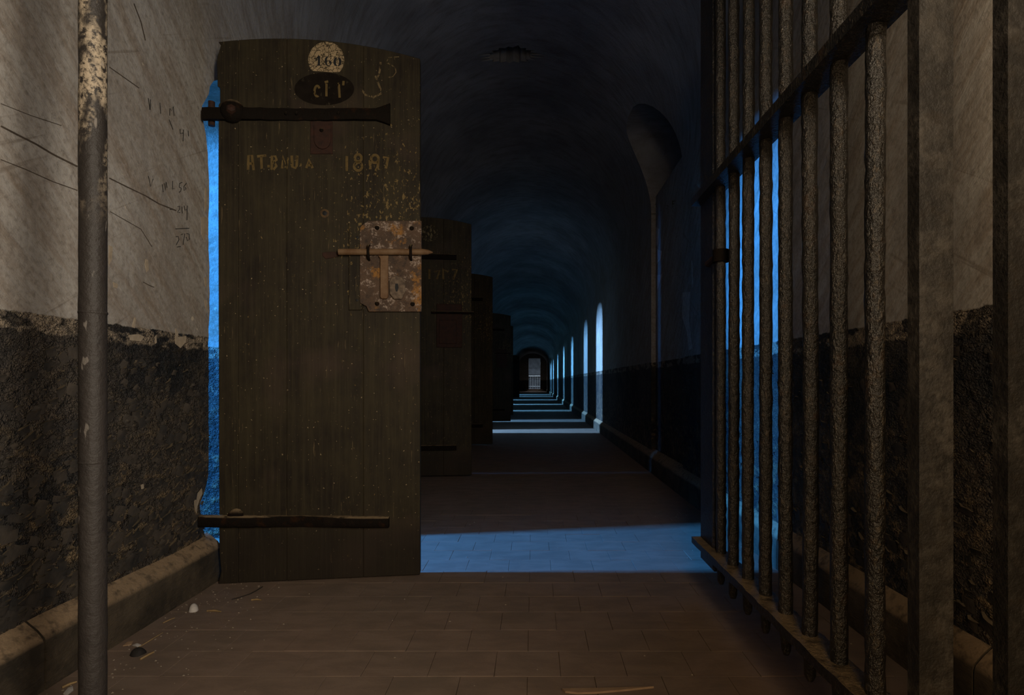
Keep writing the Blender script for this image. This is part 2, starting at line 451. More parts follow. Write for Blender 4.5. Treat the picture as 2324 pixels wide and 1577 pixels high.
m = MB(); m.box((XW - 0.4, Y0 - 0.3, -0.2), (XR + 0.7, Y1 + 0.4, -0.004))
floor = m.build('floor', M_floor)
tag(floor, 'dusty brown tiled floor of the long prison corridor', 'floor', kind='structure')
# tiles in the foreground, half bond
tile_me = None
row = 0
TW, TD = 0.175, 0.14
y = 1.22
while y < 3.38:
    off = (row % 2) * TW / 2
    x = XL - 0.06 + off - TW
    while x < XR + 0.02:
        x0, x1 = max(x, XL - 0.1), min(x + TW, XR + 0.06)
        if x1 - x0 > TW * 0.5:
            cx_, cy_ = x + TW / 2, y + TD / 2
            if tile_me is None:
                m = MB()
                g, h = 0.0006, 0.0005
                a, b = TW / 2 - g, TD / 2 - g
                m.add([(-a,-b,-.010),(a,-b,-.010),(a,b,-.010),(-a,b,-.010),(-a,-b,-h),(a,-b,-h),(a,b,-h),(-a,b,-h),
                       (-a+h,-b+h,0),(a-h,-b+h,0),(a-h,b-h,0),(-a+h,b-h,0)],
                      [(0,1,5,4),(1,2,6,5),(2,3,7,6),(3,0,4,7),(4,5,9,8),(5,6,10,9),(6,7,11,10),(7,4,8,11),(8,9,10,11)])
                o = m.build('tile', M_tile, floor, smooth=0); tile_me = o.data
            else:
                o = bpy.data.objects.new('tile', tile_me); C.objects.link(o); o.parent = floor
            o.location = (cx_, cy_, random.uniform(-0.0006, 0.0005))
            o.rotation_euler = (random.uniform(-.004, .004), random.uniform(-.004, .004), random.uniform(-.004, .004))
        x += TW
    y += TD; row += 1

# left wall with the cell doorways
NEAR_EDGE = [(1345, 488), (1300, 480), (1262, 474), (1235, 466), (1205, 468), (1190, 455), (1165, 457), (1140, 452), (1120, 462), (1100, 468), (1080, 473),
             (1000, 474), (900, 473), (800, 474), (780, 472), (700, 476), (600, 475), (520, 472), (460, 475), (400, 474), (340, 471), (300, 466),
             (282, 459), (240, 459), (225, 473), (180, 477), (150, 479), (110, 481), (92, 484)]
def near_y(z):
    pts = [(EYE - (py - CY) / FPX * 2.235, -XL * FPX / (CX - px)) for py, px in NEAR_EDGE]
    if z <= pts[0][0]: return pts[0][1]
    for (za, ya), (zb, yb) in zip(pts, pts[1:]):
        if za <= z <= zb:
            return ya + (yb - ya) * (z - za) / (zb - za)
    return pts[-1][1]
def doorway(mb, n, width=0.53, top=2.03, ragged=False, far=None):
    y1 = far or n - 0.02 + width
    zs = [-0.10, 0.0] + [top * i / 60 for i in range(1, 57)] if ragged else [-0.10, top * 0.93]
    lay = []
    for z in zs:
        ya = near_y(z) + (0.004 * mnoise.noise(Vector((0, 3, z * 30))) if ragged else 0) if ragged else n - 0.02
        lay.append([(XL + 0.2, ya), (XL, ya), (XC - 0.1, ya - 0.22), (XC - 0.1, y1 + 0.12), (XL, y1), (XL + 0.2, y1)])
    # arched head
    base = lay[-1]
    zt = zs[-1]
    for t in (0.25, 0.5, 0.75, 0.95):
        c = 1 - math.sqrt(max(0, 1 - t * t)); zz = zt + (top - zt) * t
        q = []
        for i, (xx, yy) in enumerate(base):
            mid = (base[2][1] + base[3][1]) / 2 if i in (2, 3) else (base[1][1] + base[4][1]) / 2
            q.append((xx, yy + (mid - yy) * c * 0.9))
        lay.append(q); zs = zs + [zz]
    n6 = 6
    vs = [(x, y, z) for l, z in zip(lay, zs) for (x, y) in l]
    fs = [tuple(range(n6))[::-1], tuple(range((len(lay) - 1) * n6, len(lay) * n6))]
    for i in range(len(lay) - 1):
        for k in range(n6):
            k2 = (k + 1) % n6
            fs.append((i * n6 + k, i * n6 + k2, (i + 1) * n6 + k2, (i + 1) * n6 + k))
    mb.add(vs, fs)
m = MB(); m.box((XC, Y0, -0.05), (XL, Y1, SPRING + 0.02))
wall_left = m.build('wall_left', M_plaster, smooth=0)
k = MB()
doorway(k, 2.27, ragged=True, far=2.778)
doorway(k, SLIT_Y - 0.15, width=0.5)
for n, p, c in CELLS[1:]: doorway(k, n)
cut(wall_left, k)
tag(wall_left, 'left plaster wall with black flaking dado and cell doorways', 'wall', kind='structure')

# right wall with the arched niche and the window beside the tripod
NY0, NY1 = 4.0, 5.08
def arch_profile(y0, y1, z0, zs, rise, seg=18):
    mid, hw = (y0 + y1) / 2, (y1 - y0) / 2
    pts = [(y0, z0), (y1, z0), (y1, zs)]
    for i in range(1, seg): 
        a = PI * i / seg
        ca, sa = math.cos(a), math.sin(a)
        pts.append((mid + hw * math.copysign(abs(ca) ** 0.7, ca), zs + rise * sa ** 0.7))
    pts.append((y0, zs))
    return pts
niche = arch_profile(NY0, NY1, 0.0, 2.2, 0.68)
m = MB(); m.box((XR, Y0, -0.05), (XR + 0.6, Y1, SPRING + 0.02))
wall_right = m.build('wall_right', M_plaster, smooth=0)
k = MB()
k.prism([(a, max(b, 0.02)) for a, b in niche], lambda q: (0.2, q[0], q[1]), lambda q: (XR + 0.34, q[0], q[1]))
cut(wall_right, k)
tag(wall_right, 'right plaster wall with black dado behind the open barred gate', 'wall', kind='structure')
m = MB(); m.box((XR + 0.035, NY0 - 0.02, 0.0), (XR + 0.36, NY1 - 0.012, 2.42))
o = m.build('niche_infill', M_plaster, wall_right, bevel=0.012)

# vault
vy = [Y0] + [1.0 + 0.5 * i for i in range(92)] + [Y1]
def band_dip(y):
    """dips added between the lit bays so the vault shades in bands"""
    if y < 6: return 0.0
    d = min(abs(y - (n + 0.25)) for n, p, c in CELLS)
    return 0.075 * min(1.0, max(0.0, (d - 0.55) / 0.9)) ** 1.2
m = MB(); vs = []; NP = 57
for y in vy:
    k_ = band_dip(y)
    vs += [(XR + 0.6, y, SPRING)]
    for i in range(NP):
        a_ = PI * i / (NP - 1)
        vs.append((AC + AH * math.cos(a_) * (1 - k_ * 0.5 * math.sin(a_)), y, SPRING + (RISE - k_) * math.sin(a_)))
    vs += [(XC, y, SPRING), (XC, y, 3.7), (XR + 0.6, y, 3.7)]
NR = NP + 4
fs = [(i * NR + j, i * NR + (j + 1) % NR, (i + 1) * NR + (j + 1) % NR, (i + 1) * NR + j) for i in range(len(vy) - 1) for j in range(NR)]
fs += [tuple(range(NR)), tuple(range((len(vy) - 1) * NR, len(vy) * NR))[::-1]]
m.add(vs, fs)
ceiling = m.build('ceiling', M_vault, smooth=0)
k = MB()
k.prism(niche, lambda q: (0.2, q[0], q[1]), lambda q: (XR + 0.34, q[0], q[1]))
rr = random.Random(5)
hole = []
for i in range(34):
    a = 2 * PI * i / 34
    r = 1 + (0.30 if i % 2 else -0.10) * rr.uniform(0.3, 1.0)
    hole.append((-0.17 + 0.165 * r * math.cos(a) * (1.25 if abs(math.cos(a)) > 0.9 and i % 2 else 1), 4.25 + 0.095 * r * math.sin(a)))
k.prism(hole, lambda q: (q[0], q[1], 2.9), lambda q: (q[0], q[1], 3.45))
cut(ceiling, k)
tag(ceiling, 'dark plastered barrel vault with a hole of fallen plaster', 'ceiling', kind='structure')

# near end wall and far end wall
m = MB(); m.box((XC, Y0 - 0.25, -0.05), (XR + 0.6, Y0, 3.7))
o = m.build('wall_near_end', M_cell, smooth=0)
k = MB(); k.box((-0.08, Y0 - 0.6, 0.0), (0.50, Y0 + 0.2, 1.88)); k.box((-0.08, Y0 - 0.6, 1.92), (0.50, Y0 + 0.2, 2.22)); k.box((0.55, Y0 - 0.6, 0.76), (0.82, Y0 + 0.2, 1.84)); cut(o, k)
tag(o, 'plaster wall with doorway, added fill-light opening and narrow window at the near end', 'wall', kind='structure')
m = MB(); m.box((XC, Y1, -0.05), (XR + 0.6, Y1 + 0.35, 3.7))
o = m.build('wall_far_end', M_plaster, smooth=0)
k = MB(); k.box((-0.44, Y1 - 0.3, 0.21), (0.52, Y1 + 0.6, 2.72)); cut(o, k)
tag(o, 'black end wall with a tall doorway onto the railed landing', 'wall', kind='structure')
m = MB(); m.box((-1.2, Y1 - 0.30, -0.02), (0.98, Y1, 0.10)); m.box((-0.7, Y1 - 0.02, 0.09), (0.75, Y1 + 0.4, 0.21))
o = m.build('trim_1', M_floor, bevel=0.01); tag(o, 'stone step under the far doorway', 'step', kind='structure')
m = MB(); m.box((-2.5, Y1 + 0.33, -0.1), (2.5, 48.7, 0.21)); m.box((-2.5, 52.5, 1.42), (2.5, 52.8, 1.96)); m.box((-2.5, 53.2, -0.1), (2.5, 53.4, 3.6))
o = m.build('wall_landing', mat_plain('landing_grey_plaster', (0.18, 0.20, 0.23), (0.12, 0.13, 0.15), 3)); tag(o, 'grey landing and parapet beyond the far doorway', 'wall', kind='structure')

# cells behind the left wall: outer wall with its windows, partitions, slab
m = MB(); m.box((XW - 0.3, Y0, -0.05), (XW, Y1, 3.0))
o = m.build('wall_cells', M_cell, smooth=0)
k = MB()
for n, p, c in CELLS: k.box((XW - 0.22, n - 0.02 - WIN_W / 2 - .03, WIN_Z0 - .03), (XW + 0.3, n - 0.02 + WIN_W / 2 + .03, WIN_Z1 + .03))
k.box((XW - 0.22, 4.6, 1.45), (XW + 0.3, 4.8, 2.35))
cut(o, k)
tag(o, 'plaster outer wall of the cells with small high windows', 'wall', kind='structure')
for n, p, c in CELLS:
    for yy in (n - 0.75, n + 1.1):
        m = MB(); m.box((XW - 0.05, yy, -0.05), (XC + 0.02, yy + 0.12, 2.95))
        tag(m.build('wall_partition', M_cell, smooth=0), 'plaster partition wall between two cells', 'wall', 'cell partitions', 'structure')
m = MB(); m.box((XW - 0.3, Y0, 2.72), (XC + 0.02, Y1, 2.9))
tag(m.build('ceiling_cells', M_cell, smooth=0), 'flat plaster ceiling of the cells', 'ceiling', kind='structure')
# unseen boards added in the second doorway to narrow its daylight to a slit
m = MB(); m.box((XC + 0.02, SLIT_Y - 0.55, 0.0), (XC + 0.07, SLIT_Y, 2.6)); m.box((XC + 0.02, SLIT_Y + 0.035, 0.0), (XC + 0.07, SLIT_Y + 0.7, 2.6))
tag(m.build('slit_blocker', M_door), 'unseen dark boards added to narrow the cell daylight to a slit', 'door', kind='structure')

# plinths: stone blocks with a sloping dusty ledge
def plinth_piece(name, side, y0, y1, parent=None, gap=0.003, segs=10):
    foot = -1.222 if side < 0 else 0.996
    wall = (XL if side < 0 else XR) + side * 0.02
    prof = [(wall, -0.03), (foot, -0.03), (foot, 0.116), (foot - side * -0.004, 0.128), (foot + side * 0.020, 0.147), (wall - side * 0.01, 0.178), (wall, 0.182)]
    m = MB(); n = len(prof); vs = []; fs = []
    for i in range(segs + 1):
        t = i / segs; yy = y0 + gap + (y1 - y0 - 2 * gap) * t
        for j, (x, z) in enumerate(prof):
            d = 0.006 * mnoise.noise(Vector((x * 5, yy * 6, z * 9))) if 2 <= j <= 5 else 0.003 * mnoise.noise(Vector((1, yy * 8, z)))
            vs.append((x + d, yy, z + d))
    for i in range(segs):
        for j in range(n):
            j2 = (j + 1) % n
            fs.append((i * n + j, i * n + j2, (i + 1) * n + j2, (i + 1) * n + j))
    fs.append(tuple(range(n))); fs.append(tuple(range(segs * n, (segs + 1) * n))[::-1])
    m.add(vs, fs)
    return m.build(name, M_plinth, parent, smooth=40)
def mat_plinth():
    n = NT('sooty_plinth'); p = n.geo.outputs['Position']
    a = n.noise(p, 6, 6, 0.65, 0.3); b = n.noise(n.mapping(p, (1, 1, 3)), 18, 5, 0.7)
    c = n.mix(n.ramp(a, 0.38, 0.62), (0.032, 0.026, 0.019), (0.085, 0.065, 0.043))
    c = n.mix(n.math('MULTIPLY', n.ramp(b, 0.6, 0.75), 0.6), c, (0.15, 0.11, 0.07))
    c = add_dust(n, c, 0.25, 0.6, 1.0, (0.25, 0.175, 0.105))
    return n.fin(c, 0.85, 0.2, n.bump(n.math('ADD', a, b), 0.6, 0.012))
M_plinth = mat_plinth()
bl = empty('baseboard_left'); tag(bl, 'sooty stone plinth along the left wall with dusty sloping top', 'plinth', kind='structure')
ys = [Y0, 0.65, 1.431, 2.25]
for a, b in zip(ys, ys[1:]): plinth_piece('plinth_block', -1, a, b, bl, segs=16)
ends = [2.778] + [v for n in [SLIT_Y - 0.15] + [q[0] for q in CELLS[1:]] for v in (n - 0.02, n + 0.51)] + [Y1]
for a, b in zip(ends[0::2], ends[1::2]): plinth_piece('plinth_block', -1, a, b, bl, segs=6)
br_ = empty('baseboard_right'); tag(br_, 'sooty stone plinth along the right wall behind the gate', 'plinth', kind='structure')
ys = [Y0, 0.4, 1.3, 2.35, 3.4, 4.5, 5.6, 7.2, 10, 16, 26, 36, Y1]
for a, b in zip(ys, ys[1:]): plinth_piece('plinth_block', 1, a, b, br_, segs=12)

# curled paint flakes on the dado
def flakes(name, X, side, y0, y1, count, seed, parent):
    rg = random.Random(seed); m = MB()
    for i in range(count):
        yy = rg.uniform(y0, y1); zz = 0.19 + (rg.random() ** 1.5) * 0.66
        w = rg.uniform(0.010, 0.046) * (1.25 - zz * 0.6); h = w * rg.uniform(0.4, 1.0); lift = rg.uniform(0.003, 0.014)
        rot = rg.uniform(-0.6, 0.6); vs = []
        for a in range(4):
            for b in range(3):
                u = (a / 3 - 0.5) * w; t = b / 2
                v = (t - 0.5) * h
                out = lift * (t ** 2) * (1 - 0.6 * abs(a / 3 - 0.5) * 2) + 0.0012
                uu, vv = u * math.cos(rot) - v * math.sin(rot), u * math.sin(rot) + v * math.cos(rot)
                jit = 0.0025
                vs.append((X - side * (out), yy + uu + rg.uniform(-jit, jit), zz + vv + rg.uniform(-jit, jit)))
        # rear edge so that each flake is a closed little shell
        base = len(vs)
        for a in range(4): vs.append((X + side * 0.004, vs[a * 3 + 2][1], vs[a * 3 + 2][2] - 0.001))
        fs = [(a * 3 + b, (a + 1) * 3 + b, (a + 1) * 3 + b + 1, a * 3 + b + 1) for a in range(3) for b in range(2)]
        fs += [(a * 3 + 2, (a + 1) * 3 + 2, base + a + 1, base + a) for a in range(3)]
        m.add(vs, fs)
    o = m.build(name, M_flake, parent, smooth=50)
    o['kind'] = 'stuff'; o['label'] = 'curled dusty paint flakes on the black dado'
    return o
flakes('paint_flakes', XL, -1, 1.25, 2.2, 620, 3, wall_left)
flakes('paint_flakes', XR, 1, 1.1, 3.9, 420, 4, wall_right)

# ------------------------------------------------------------------ pencil marks on the left wall
def wallpen(px, py): return on_wall(px, py, XL + 0.0008)
def pen(name, strokes, label, w=0.9):
    m = MB()
    for s in strokes: m.ribbon(s, w, lambda a, b: wallpen(a, b))
    o = m.build(name, M_pencil, wall_left, smooth=0); o['label'] = label
S = lambda pts: [(300 + a / 3.94, 200 + b / 3.94) for a, b in pts]
pen('pencil_writing', [S([(145,90),(160,195)]), S([(165,100),(160,195)]), S([(248,130),(255,228)]), S([(335,245),(338,180),(352,205),(368,165),(375,248)])], 'pencilled letters V I M')
pen('pencil_writing', [S([(330,280),(365,370)]), S([(428,365),(430,405),(458,400)]), S([(458,370),(455,475)]), S([(500,380),(505,430)])], 'pencilled figures 41')
pen('pencil_writing', [S([(145,785),(165,880),(188,810)]), S([(270,860),(278,930)]), S([(285,850),(295,915),(305,840),(312,890)]), S([(362,830),(360,905),(375,895)]),
                       S([(448,842),(425,850),(420,885),(440,895),(432,925),(418,930)]), S([(485,850),(462,880),(465,918),(482,900),(475,885)])], 'pencilled V W156')
pen('pencil_writing', [S([(335,1085),(362,1083)]), S([(405,1060),(425,1055),(425,1080),(405,1110),(430,1112)]), S([(445,1060),(448,1120)]), S([(465,1050),(470,1090),(490,1085)]), S([(492,1050),(490,1180)])], 'pencilled 214')
pen('pencil_writing', [S([(385,1258),(512,1252)]), S([(390,1330),(412,1325),(418,1355),(395,1400)]), S([(435,1310),(470,1300),(455,1400)]), S([(485,1300),(510,1305),(512,1350),(495,1365),(483,1330)]), S([(400,1420),(435,1415)])], 'pencilled figures 270')

def left_chip(poly):
    m = MB(); c = [on_wall(a, b, XL + 0.0014) for a, b in poly]; n = len(c)
    m.add(c + [v - Vector((0.006, 0, 0)) for v in c], [tuple(range(n))] + [(i, (i + 1) % n, n + (i + 1) % n, n + i) for i in range(n)])
    return m.build('plaster_scar', M_scar, wall_left, smooth=0)
M_scar = mat_plain('bare_plaster_scar', (0.36, 0.295, 0.215), (0.27, 0.215, 0.15), 45)
for poly in ([(457,493),(466,491),(473,500),(473,535),(468,530),(463,545),(458,532)], [(466,425),(471,430),(470,470),(465,480)], [(464,630),(469,628),(470,650),(466,650)],
             [(464,680),(471,682),(472,710),(467,700)], [(331,588),(336,590),(338,612),(333,618),(329,600)], [(248,556),(256,560),(254,590),(248,600)], [(257,640),(268,645),(266,654),(259,652)],
             [(399,745),(405,755),(404,765),(423,762),(422,776),(410,790),(398,780)], [(293,760),(315,758),(328,764),(320,775),(296,772)],
             [(441,1130),(450,1118),(458,1108),(460,1120),(452,1136),(448,1150),(446,1165),(442,1150)], [(441,1180),(446,1176),(450,1200),(445,1208)], [(320,1100),(326,1098),(327,1108),(322,1110)],
             [(300,742),(306,720),(309,722),(306,745)], [(352,765),(355,760),(356,778),(352,780)]):
    left_chip(poly)
M_gouge = mat_plain('wall_gouge', (0.085, 0.065, 0.048), None, 30)
for pts, w in (([(2,286),(40,306),(80,326),(120,350),(176,378)], 2.0), ([(248,404),(290,425),(330,444),(360,462),(400,478)], 1.4), ([(304,8),(320,50),(330,92)], 1.2), ([(248,152),(285,178),(316,200)], 1.0),
               ([(2,362),(60,385),(120,412),(176,432)], 1.0), ([(250,480),(320,520),(345,560)], 0.8), ([(325,640),(340,648),(350,652)], 1.0), ([(2,235),(70,262),(140,285)], 0.8)):
    m = MB(); m.ribbon(pts, w, lambda a, b: on_wall(a, b, XL + 0.0006)); m.build('gouge', M_gouge, wall_left, smooth=0)

# ------------------------------------------------------------------ cell doors
DW = 0.754
def top_of(u, W=DW):
    t = u / W
    return 2.052 + 0.048 * (1 - ((t - 0.45) / 0.55) ** 2) - 0.005 * (1 - t)
D_ANG = math.atan2(0.094, 0.748)
def d1(px, py, off=0.0):
    """local (u, -off, z) on the near face of the first door"""
    # ray through pixel, intersect the door plane
    dx, dz = (px - CX) / FPX, -(py - CY) / FPX
    hx, hy = -1.2, 2.176
    c, s = math.cos(D_ANG), math.sin(D_ANG)
    nx, ny = s, -c
    t = (hx * nx + hy * ny) / (dx * nx + ny)
    X, Y, Z = dx * t, t, EYE + dz * t
    u = (X - hx) * c + (Y - hy) * s
    return (u, -off, Z)
def plank_mesh(u0, u1, foot, top, thick, rag=False, seed=0):
    m = MB(); rg = random.Random(seed)
    n = 8; pts = []
    for i in range(n + 1):
        u = u0 + (u1 - u0) * i / n
        pts.append((u, foot(u)))
    for i in range(n + 1):
        u = u1 + (u0 - u1) * i / n
        pts.append((u, top(u)))
    if rag:
        # splintered hinge edge
        zt = top(u0)
        for zz, du in ((zt - 0.01, 0.010), (zt - 0.06, -0.004), (zt - 0.17, -0.003), (zt - 0.172, 0.006), (zt - 0.23, 0.006), (zt - 0.24, 0.001), (zt - 0.6, 0.0), (0.6, 0.002), (0.12, 0.004), (0.05, 0.010)):
            pts.append((u0 + du, zz))
    m.prism(pts, lambda q: (q[0], 0.0, q[1]), lambda q: (q[0], thick, q[1]))
    return m
def cell_door(loc, ang, W=DW, detail=False):
    r = empty('cell_door', loc, ang)
    cuts = [0.0, 0.072, 0.249, 0.536, W] if detail else [0.0, W * 0.33, W * 0.68, W]
    top = lambda u: top_of(u, W)
    foot = (lambda u: 0.004 + 0.003 * u / W) if detail else (lambda u: 0.015)
    for i, (a, b) in enumerate(zip(cuts, cuts[1:])):
        m = plank_mesh(a, b, foot, top, 0.05, rag=(detail and i == 0), seed=i)
        m.build('plank', M_door, r, smooth=0, bevel=0.0022)
    return r
def strap(parent, f, x0, x1, ytop, ybot, knob=None, flare=True, depth=0.022):
    """forged strap hinge along the door face, from pixel x0 to x1"""
    m = MB(); n = 26; rows = []
    for i in range(n + 1):
        t = i / n; px = x0 + (x1 - x0) * t
        yt, yb = ytop + 14 * t * 0.2, ybot + 6 * t * 0.2
        if flare and t > 0.93: e = (t - 0.93) / 0.07; yt -= 12 * e; yb += 11 * e
        wob = 1.5 * mnoise.noise(Vector((px * 0.06, ytop, 0)))
        a, b = f(px, yt + wob), f(px, yb + wob)
        d = depth * (0.75 + 0.25 * math.sin(t * 9))
        rows.append([(a[0], 0.002, a[2]), (a[0], -d * 0.8, a[2]), (a[0], -d, a[2] - 0.006), (b[0], -d, b[2] + 0.006), (b[0], -d * 0.8, b[2]), (b[0], 0.002, b[2])])
    vs = [v for rw in rows for v in rw]; fs = []
    for i in range(n):
        for k in range(6):
            k2 = (k + 1) % 6
            fs.append((i * 6 + k, i * 6 + k2, (i + 1) * 6 + k2, (i + 1) * 6 + k))
    fs += [tuple(range(6)), tuple(range(n * 6, n * 6 + 6))[::-1]]
    m.add(vs, fs)
    return m.build('strap_hinge', M_strap, parent, smooth=50)

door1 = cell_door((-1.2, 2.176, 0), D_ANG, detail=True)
tag(door1, 'open wooden cell door bearing the cracked number disc 160, nearest the camera', 'door', 'open cell doors along the left wall')
# upper strap with its knuckle
st = strap(door1, d1, 462, 886, 247, 274)
m = MB(); m.dome(d1(531, 256, 0.014), (0, -1, 0), 0.044, 0.028, 14, 4); m.build('knuckle', M_strap, st, smooth=60)
m = MB(); m.dome(d1(534, 258, 0.036), (0.3, -1, 0.1), 0.020, 0.016, 6, 2); m.build('nut', M_redrust, st, smooth=20)
m = MB()
q = d1(470, 262); m.tube([(q[0] + 0.008, 0.02, q[2] - 0.03), (q[0] + 0.008, 0.02, q[2] + 0.062)], 0.012, 12)
m.build('hinge_pin', M_redrust, st)
for px in (570, 652, 676, 770):
    m = MB(); m.dome(d1(px, 262, 0.018), (0, -1, 0), 0.006, 0.004, 8, 2); m.build('rivet', M_strap, st)
st = strap(door1, d1, 456, 884, 1168, 1193, flare=False, depth=0.032)
m = MB(); m.dome(d1(537, 1170, 0.012), (0, -1, 0.3), 0.030, 0.014, 12, 3); m.build('knuckle', M_strap, st, smooth=60)
for px in (581, 624, 758):
    m = MB(); m.dome(d1(px, 1184, 0.018), (0, -1, 0), 0.007, 0.004, 8, 2); m.build('rivet', M_strap, st)
# peephole plate under the upper strap
def plate(parent, name, f, pts, y0, y1, mat, bevel=0.001):
    q = [f(*p) for p in pts]
    m = MB(); m.prism(q, lambda v: (v[0], -y0, v[2]), lambda v: (v[0], -y1, v[2]))
    return m.build(name, mat, parent, smooth=25, bevel=bevel)
pp = plate(door1, 'peephole_plate', d1, [(705,276),(755,276),(755,350),(705,350)], -0.001, 0.004, M_redrust)
fl = [(733 + 19 * math.cos(a), 318 + 22 * math.sin(a)) for a in [PI * i / 14 for i in range(15)]] + [(714, 286), (752, 286)]
plate(pp, 'peephole_flap', d1, fl, 0.004, 0.010, M_redrust)
m = MB(); m.dome(d1(731, 298, 0.010), (0, -1, 0), 0.008, 0.006); m.build('rivet', M_strap, pp)
# lock
bk = plate(door1, 'lock_backing', d1, [(793,507),(822,507),(822,704),(793,704)], -0.001, 0.010, M_door)
lp = plate(door1, 'lock_plate', d1, [(822,514),(836,503),(957,503),(957,708),(838,708),(833,696),(818,688),(818,520)], 0.0, 0.014, M_rust, 0.0015)
for px, py in ((857, 519), (935, 520), (857, 690), (937, 691)):
    m = MB(); m.dome(d1(px, py, 0.0135), (0, -1, 0), 0.0095, 0.006); m.build('rivet', M_strap, lp)
for px, py in ((812, 540), (811, 682)):
    m = MB(); m.dome(d1(px, py, 0.009), (0, -1, 0), 0.006, 0.002); m.build('nail_hole', M_black, bk)
m = MB()
a, b, c, e = d1(771, 575, 0.026), d1(960, 575, 0.026), d1(972, 575.5, 0.026), d1(983, 576, 0.026)
m.tube([a, d1(771.5, 575, 0.026), b, c, e], [0.010, 0.0125, 0.0125, 0.010, 0.002], 12)
bolt = m.build('sliding_bolt', M_bolt, door1, smooth=50)
hp = plate(door1, 'bolt_handle', d1, [(860,583),(884,583),(883,590),(883,676),(880,680),(868,680),(865,676),(865,590)], 0.015, 0.028, M_bolt, 0.002)
for px in (839, 934):
    m = MB(); m.tube([d1(px, 558, 0.012), d1(px, 562, 0.034), d1(px, 575, 0.042), d1(px, 588, 0.034), d1(px, 592, 0.012)], 0.0052, 8)
    m.build('bolt_staple', M_strap, door1, smooth=50)
es = [(885,640),(890,632),(899,628),(911,630),(921,640),(921,664),(913,681),(895,681),(886,668)]
esc = plate(door1, 'keyhole_plate', d1, es, 0.013, 0.026, mat_plain('pale_corroded_keyhole_plate', (0.15, 0.11, 0.075), (0.06, 0.042, 0.03), 60), 0.003)
plate(esc, 'keyhole', d1, [(899,646),(905,646),(906,655),(904,664),(900,664),(898,655)], 0.0255, 0.0266, M_black, 0)
# old bolt stub left of the sliding bolt, spy hole
plate(door1, 'bolt_mark', d1, [(731,574),(752,571),(768,572),(768,583),(740,588),(733,582)], -0.001, 0.003, M_redrust)
m = MB(); m.dome(d1(737, 484, -0.001), (0, -1, 0), 0.020, 0.003, 14, 2); sp = m.build('spyhole_ring', mat_plain('spyhole_rust', (0.085, 0.05, 0.02), (0.03, 0.018, 0.009), 70), door1)
m = MB(); m.dome(d1(737, 484, 0.0015), (0, -1, 0), 0.009, 0.0018, 10, 2); m.build('spyhole', M_black, sp)

def paint(parent, name, f, strokes, w, mat, off, label=None):
    m = MB()
    for s in strokes: m.ribbon(s, w, lambda a, b: f(a, b, off))
    o = m.build(name, mat, parent, smooth=0)
    if label: o['label'] = label
    return o
def flat(parent, name, f, pts, off, mat, label=None):
    m = MB(); c = (sum(p[0] for p in pts) / len(pts), sum(p[1] for p in pts) / len(pts))
    n = len(pts)
    m.add([f(c[0], c[1], off)] + [f(a, b, off) for a, b in pts], [(0, 1 + i, 1 + (i + 1) % n) for i in range(n)])
    o = m.build(name, mat, parent, smooth=0)
    if label: o['label'] = label
    return o
# number disc, cut off below by an older dark oval
disc = []
for i in range(40):
    a = 2 * PI * i / 40
    x_, y_ = 740.5 + 41 * math.cos(a), 136 + 41 * math.sin(a)
    lim = 163 + 5 * ((x_ - 735) / 34) * 0.5 if x_ < 772 else 167
    disc.append((x_, min(y_, lim)))
oval = [(736 + 68 * math.cos(2 * PI * i / 32), 202 + 37 * math.sin(2 * PI * i / 32)) for i in range(32)]
flat(door1, 'oval_paint_patch', d1, oval, 0.0006, M_darkpatch, 'worn black oval with an older number')
nd = flat(door1, 'number_disc', d1, disc, 0.0010, M_cream, 'cracked cream disc with the number 160')
def arc(cx_, cy_, rx, ry, a0, a1, n=14):
    return [(cx_ + rx * math.cos(math.radians(a0 + (a1 - a0) * i / n)), cy_ + ry * math.sin(math.radians(a0 + (a1 - a0) * i / n))) for i in range(n + 1)]
dig = MB()
def dstroke(p, w): dig.ribbon(p, w, lambda a, b: d1(a, b, 0.0014))
dstroke([(724, 128), (724, 148)], 2.6); dstroke([(719, 133), (724, 127)], 1.4); dstroke([(720, 148.5), (728, 148.5)], 1.0)
dstroke(arc(744, 139, 4.4, 9.5, 290, 90), [0.8, 1, 1.3, 1.7, 2, 2.3, 2.5, 2.6, 2.6, 2.4, 2.1, 1.8, 1.4, 1.0, 0.8]); dstroke(arc(745.5, 144, 5.2, 5.5, 200, 450), [0.8] * 5 + [1.6, 2, 2.3, 2.3, 2, 1.6, 1.2, 0.9, 0.8, 0.8])
dstroke(arc(766, 140.5, 6.4, 9.5, 100, 260), [0.8, 1.2, 1.7, 2.2, 2.5, 2.7, 2.8, 2.8, 2.8, 2.7, 2.5, 2.2, 1.7, 1.2, 0.8]); dstroke(arc(766, 140.5, 6.4, 9.5, -80, 80), [0.8, 1.2, 1.7, 2.2, 2.5, 2.7, 2.8, 2.8, 2.8, 2.7, 2.5, 2.2, 1.7, 1.2, 0.8])
dig.build('number_digits', M_black, nd, smooth=0)
# faded figures in the oval
paint(door1, 'faded_number', d1, [arc(720, 207, 6, 12, 60, 330), [(741, 190), (741, 219)], [(737, 187), (745, 185)], [(769, 188), (771, 222)], [(780, 184), (779, 194)]], 2.6, M_letter, 0.0012, 'faded number in the black oval')
# scratched 5 and scuffs
paint(door1, 'scratched_figure', d1, [[(906,129),(882,131),(876,144),(886,146),(897,154),(899,164),(892,174),(880,176)]], 1.1, M_scratch, 0.0008, 'chalky figure 5')
paint(door1, 'scuff_mark', d1, [[(852,172),(858,188),(866,208)], [(864,140),(862,160),(858,176)], [(822,205),(830,216),(848,220)], [(846,222),(866,212)]], 2.2, M_scratch, 0.0008)
